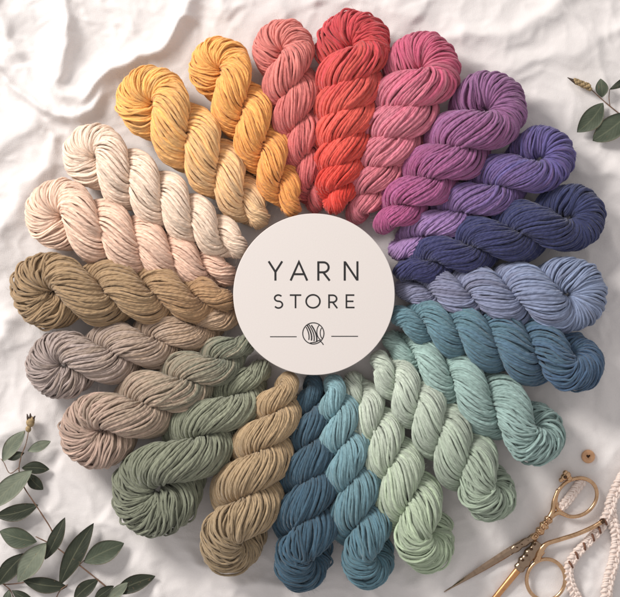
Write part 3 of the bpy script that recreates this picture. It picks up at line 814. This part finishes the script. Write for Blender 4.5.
ring(411, 543, 54, 58, 0.15, 6, 5.3, 'finger_ring', gold)
m = MB(); m.tube(pth([(380, 494, 7), (392, 476, 7.5), (402, 462, 7.5)], 14), np.linspace(6.5, 9, 14) * 0.3548e-3, 10); m.build('ring_neck', gold, sci)

# ---------------------------------------------------------------- wooden button with heart hole
wood = plain('button_wood', (208, 160, 120), 0.5, 0, 0.15, 0.14, 260)
hole_shade = plain('button_hole_shade', (58, 38, 28), 0.8)
c0 = px(588.4, 456.6, 0.002)
bt = thing('button', 'small round wooden button with a heart shaped hole beside the aqua skein', 'button', (c0[0], c0[1], cloth_z(588, 456)))
n = 64; m = MB(); vs = []
def heart(a):
    tt = a
    x_ = 16 * math.sin(tt) ** 3; y_ = 13 * math.cos(tt) - 5 * math.cos(2 * tt) - 2 * math.cos(3 * tt) - math.cos(4 * tt)
    return np.array([x_ * 0.13, (y_ + 2) * 0.13]) * 1e-3
hp = [heart(2 * PI * k / n) for k in range(n)]
cp = [np.array([math.sin(2 * PI * k / n), math.cos(2 * PI * k / n)]) for k in range(n)]
rings_ = [([p * 0.0060 for p in cp], 0.0), ([p * 0.0067 for p in cp], 0.0008), ([p * 0.0067 for p in cp], 0.0026), ([p * 0.0061 for p in cp], 0.0033), ([p * 0.0050 for p in cp], 0.0030), (hp, 0.0029), (hp, 0.0004)]
for pts, z_ in rings_: vs += [(p[0], p[1], z_) for p in pts]
fs = [(j * n + k, j * n + (k + 1) % n, (j + 1) * n + (k + 1) % n, (j + 1) * n + k) for j in range(len(rings_) - 1) for k in range(n)]
m.add(vs, [tuple(reversed(f)) for f in fs]); m.build('rim', wood, bt, smooth=True)
m = MB(); m.prism([p * 1.0 for p in reversed(hp)], 0.0006, 0.0012); m.build('heart_hole_shade', hole_shade, bt, smooth=False)  # dark floor added in the hole, its shade put in as colour

# ---------------------------------------------------------------- braided cords
cordm = plain('blush_cotton', (238, 222, 213), 0.95, 0, 0.5, 0.05, 900)
laced = plain('brown_lacing', (112, 72, 52), 0.7, 0, 0.4, 0.2, 500)
def braid(label, pts, amp, pitch, rs, loc):
    b0 = V2(*loc, 0); o = thing('braided_cord', label, 'braided cord', (b0[0], b0[1], 0), 0, 'pale braided cords beside the scissors')
    P = np.array([V2(a, b, z) for a, b, z in pts]); Lc = np.sum(np.linalg.norm(np.diff(P, axis=0), axis=1))
    n = int(Lc / 0.0007); P = smooth_path(P, n) - np.array(o.location)
    T = np.gradient(P, axis=0); T /= np.linalg.norm(T, axis=1)[:, None]
    s_ = np.cross(np.array([0, 0, 1.0])[None], T); s_ /= np.linalg.norm(s_, axis=1)[:, None]; u_ = np.cross(T, s_)
    al = np.concatenate([[0], np.cumsum(np.linalg.norm(np.diff(P, axis=0), axis=1))])
    th_ = 2 * PI * al / pitch
    for j in range(3):
        f = th_ + 2 * PI * j / 3
        C = P + s_ * (amp * np.sin(f))[:, None] + u_ * (0.5 * amp * np.sin(2 * f))[:, None]
        # each strand is a small two fold rope
        m = MB()                                       # each strand is a small two fold rope
        TC = np.gradient(C, axis=0); TC /= np.linalg.norm(TC, axis=1)[:, None]
        n1 = np.cross(np.array([0, 0, 1.0])[None], TC); n1 /= np.linalg.norm(n1, axis=1)[:, None]; n2 = np.cross(TC, n1)
        rg_ = np.random.default_rng(j + 7)
        for kk in range(3):
            g_ = al * 2 * PI / 0.0075 + 2 * PI * kk / 3
            m.tube(C + 0.52 * rs * (np.cos(g_)[:, None] * n1 + np.sin(g_)[:, None] * n2), rs * 0.56 * (1 + 0.08 * np.sin(al / 0.0016 + kk)), 7)
        for q in range(int(n * 3)):                  # lint
            i_ = rg_.integers(0, n); d_ = rg_.normal(0, 1, 3); d_ /= np.linalg.norm(d_)
            p_ = C[i_] + d_ * rs * 0.9; e_ = p_ + (d_ + rg_.normal(0, 0.6, 3)) * rg_.uniform(0.0006, 0.002)
            m.tube([p_, (p_ + e_) / 2 + rg_.normal(0, 0.0002, 3), e_], 0.00005, 3, cap=False)
        m.build('cord_strand', cordm, o)
    return o, P, s_
braid('pale blush braided cord running down the right edge behind the scissors', [(680, 190, 7), (640, 235, 6), (612, 285, 6), (594, 330, 6), (598, 375, 5), (612, 425, 5), (603, 490, 5), (586, 555, 5), (578, 640, 5)], 0.0038, 0.017, 0.0025, (600, 400))
o2, P2, S2 = braid('pale blush braided cord laced with brown thread under the scissors arm', [(592, 345, 8), (572, 385, 6), (540, 425, 5), (498, 470, 4.5), (474, 515, 4.5), (482, 560, 4.5), (508, 610, 4.5)], 0.0033, 0.0155, 0.0023, (500, 470))
m = MB()
for k in range(6):
    i = int(len(P2) * (0.14 + 0.092 * k)); T_ = P2[i + 1] - P2[i]; T_ /= np.linalg.norm(T_)
    A = P2[i] - S2[i] * 0.0030 - T_ * 0.0016 + np.array([0, 0, 0.0032]); B = P2[i] + S2[i] * 0.0030 + T_ * 0.0022 + np.array([0, 0, 0.0032])
    Mm = (A + B) / 2 + np.array([0, 0, 0.0026])
    m.tube(smooth_path([A, Mm, B], 14), 0.0011, 8)
m.build('lacing', laced, o2)
braid('short pale blush braided cord seen inside the upper finger ring', [(516, 262, 3.5), (494, 290, 3.5), (470, 322, 3.5), (446, 346, 3.5)], 0.0031, 0.014, 0.0022, (480, 305))

# ---------------------------------------------------------------- light, world, camera
W_ = bpy.data.worlds.new('World'); S.world = W_; W_.use_nodes = True
bg = W_.node_tree.nodes['Background']; bg.inputs[0].default_value = (1.0, 0.955, 0.94, 1); bg.inputs[1].default_value = 0.52
def area(name, loc, target, size, energy, col):
    l = bpy.data.lights.new(name, 'AREA'); l.shape = 'RECTANGLE'; l.size = size[0]; l.size_y = size[1]; l.energy = energy; l.color = col
    o = bpy.data.objects.new(name, l); COL.objects.link(o); o.location = loc
    o.rotation_euler = (Vector(target) - Vector(loc)).to_track_quat('-Z', 'Y').to_euler(); return o
area('window_light', (-1.5, 1.3, 1.3), (0.0, 0.0, 0), (0.65, 0.65), 55, (1.0, 0.955, 0.91))

cam = bpy.data.cameras.new('Camera'); co = bpy.data.objects.new('Camera', cam); COL.objects.link(co)
co.location = (0, 0, CAMH); cam.sensor_width = 36; cam.lens = 36 * CAMH / 0.620; cam.dof.use_dof = True; cam.dof.focus_distance = CAMH - 0.036; cam.dof.aperture_fstop = 3.6; cam.clip_start = 0.05; cam.clip_end = 20
S.camera = co
S.render.engine = 'CYCLES'
S.cycles.max_bounces = 6; S.cycles.diffuse_bounces = 3; S.cycles.glossy_bounces = 3
S.view_settings.view_transform = 'Standard'; S.view_settings.look = 'None'; S.view_settings.exposure = 0.12; S.view_settings.gamma = 1
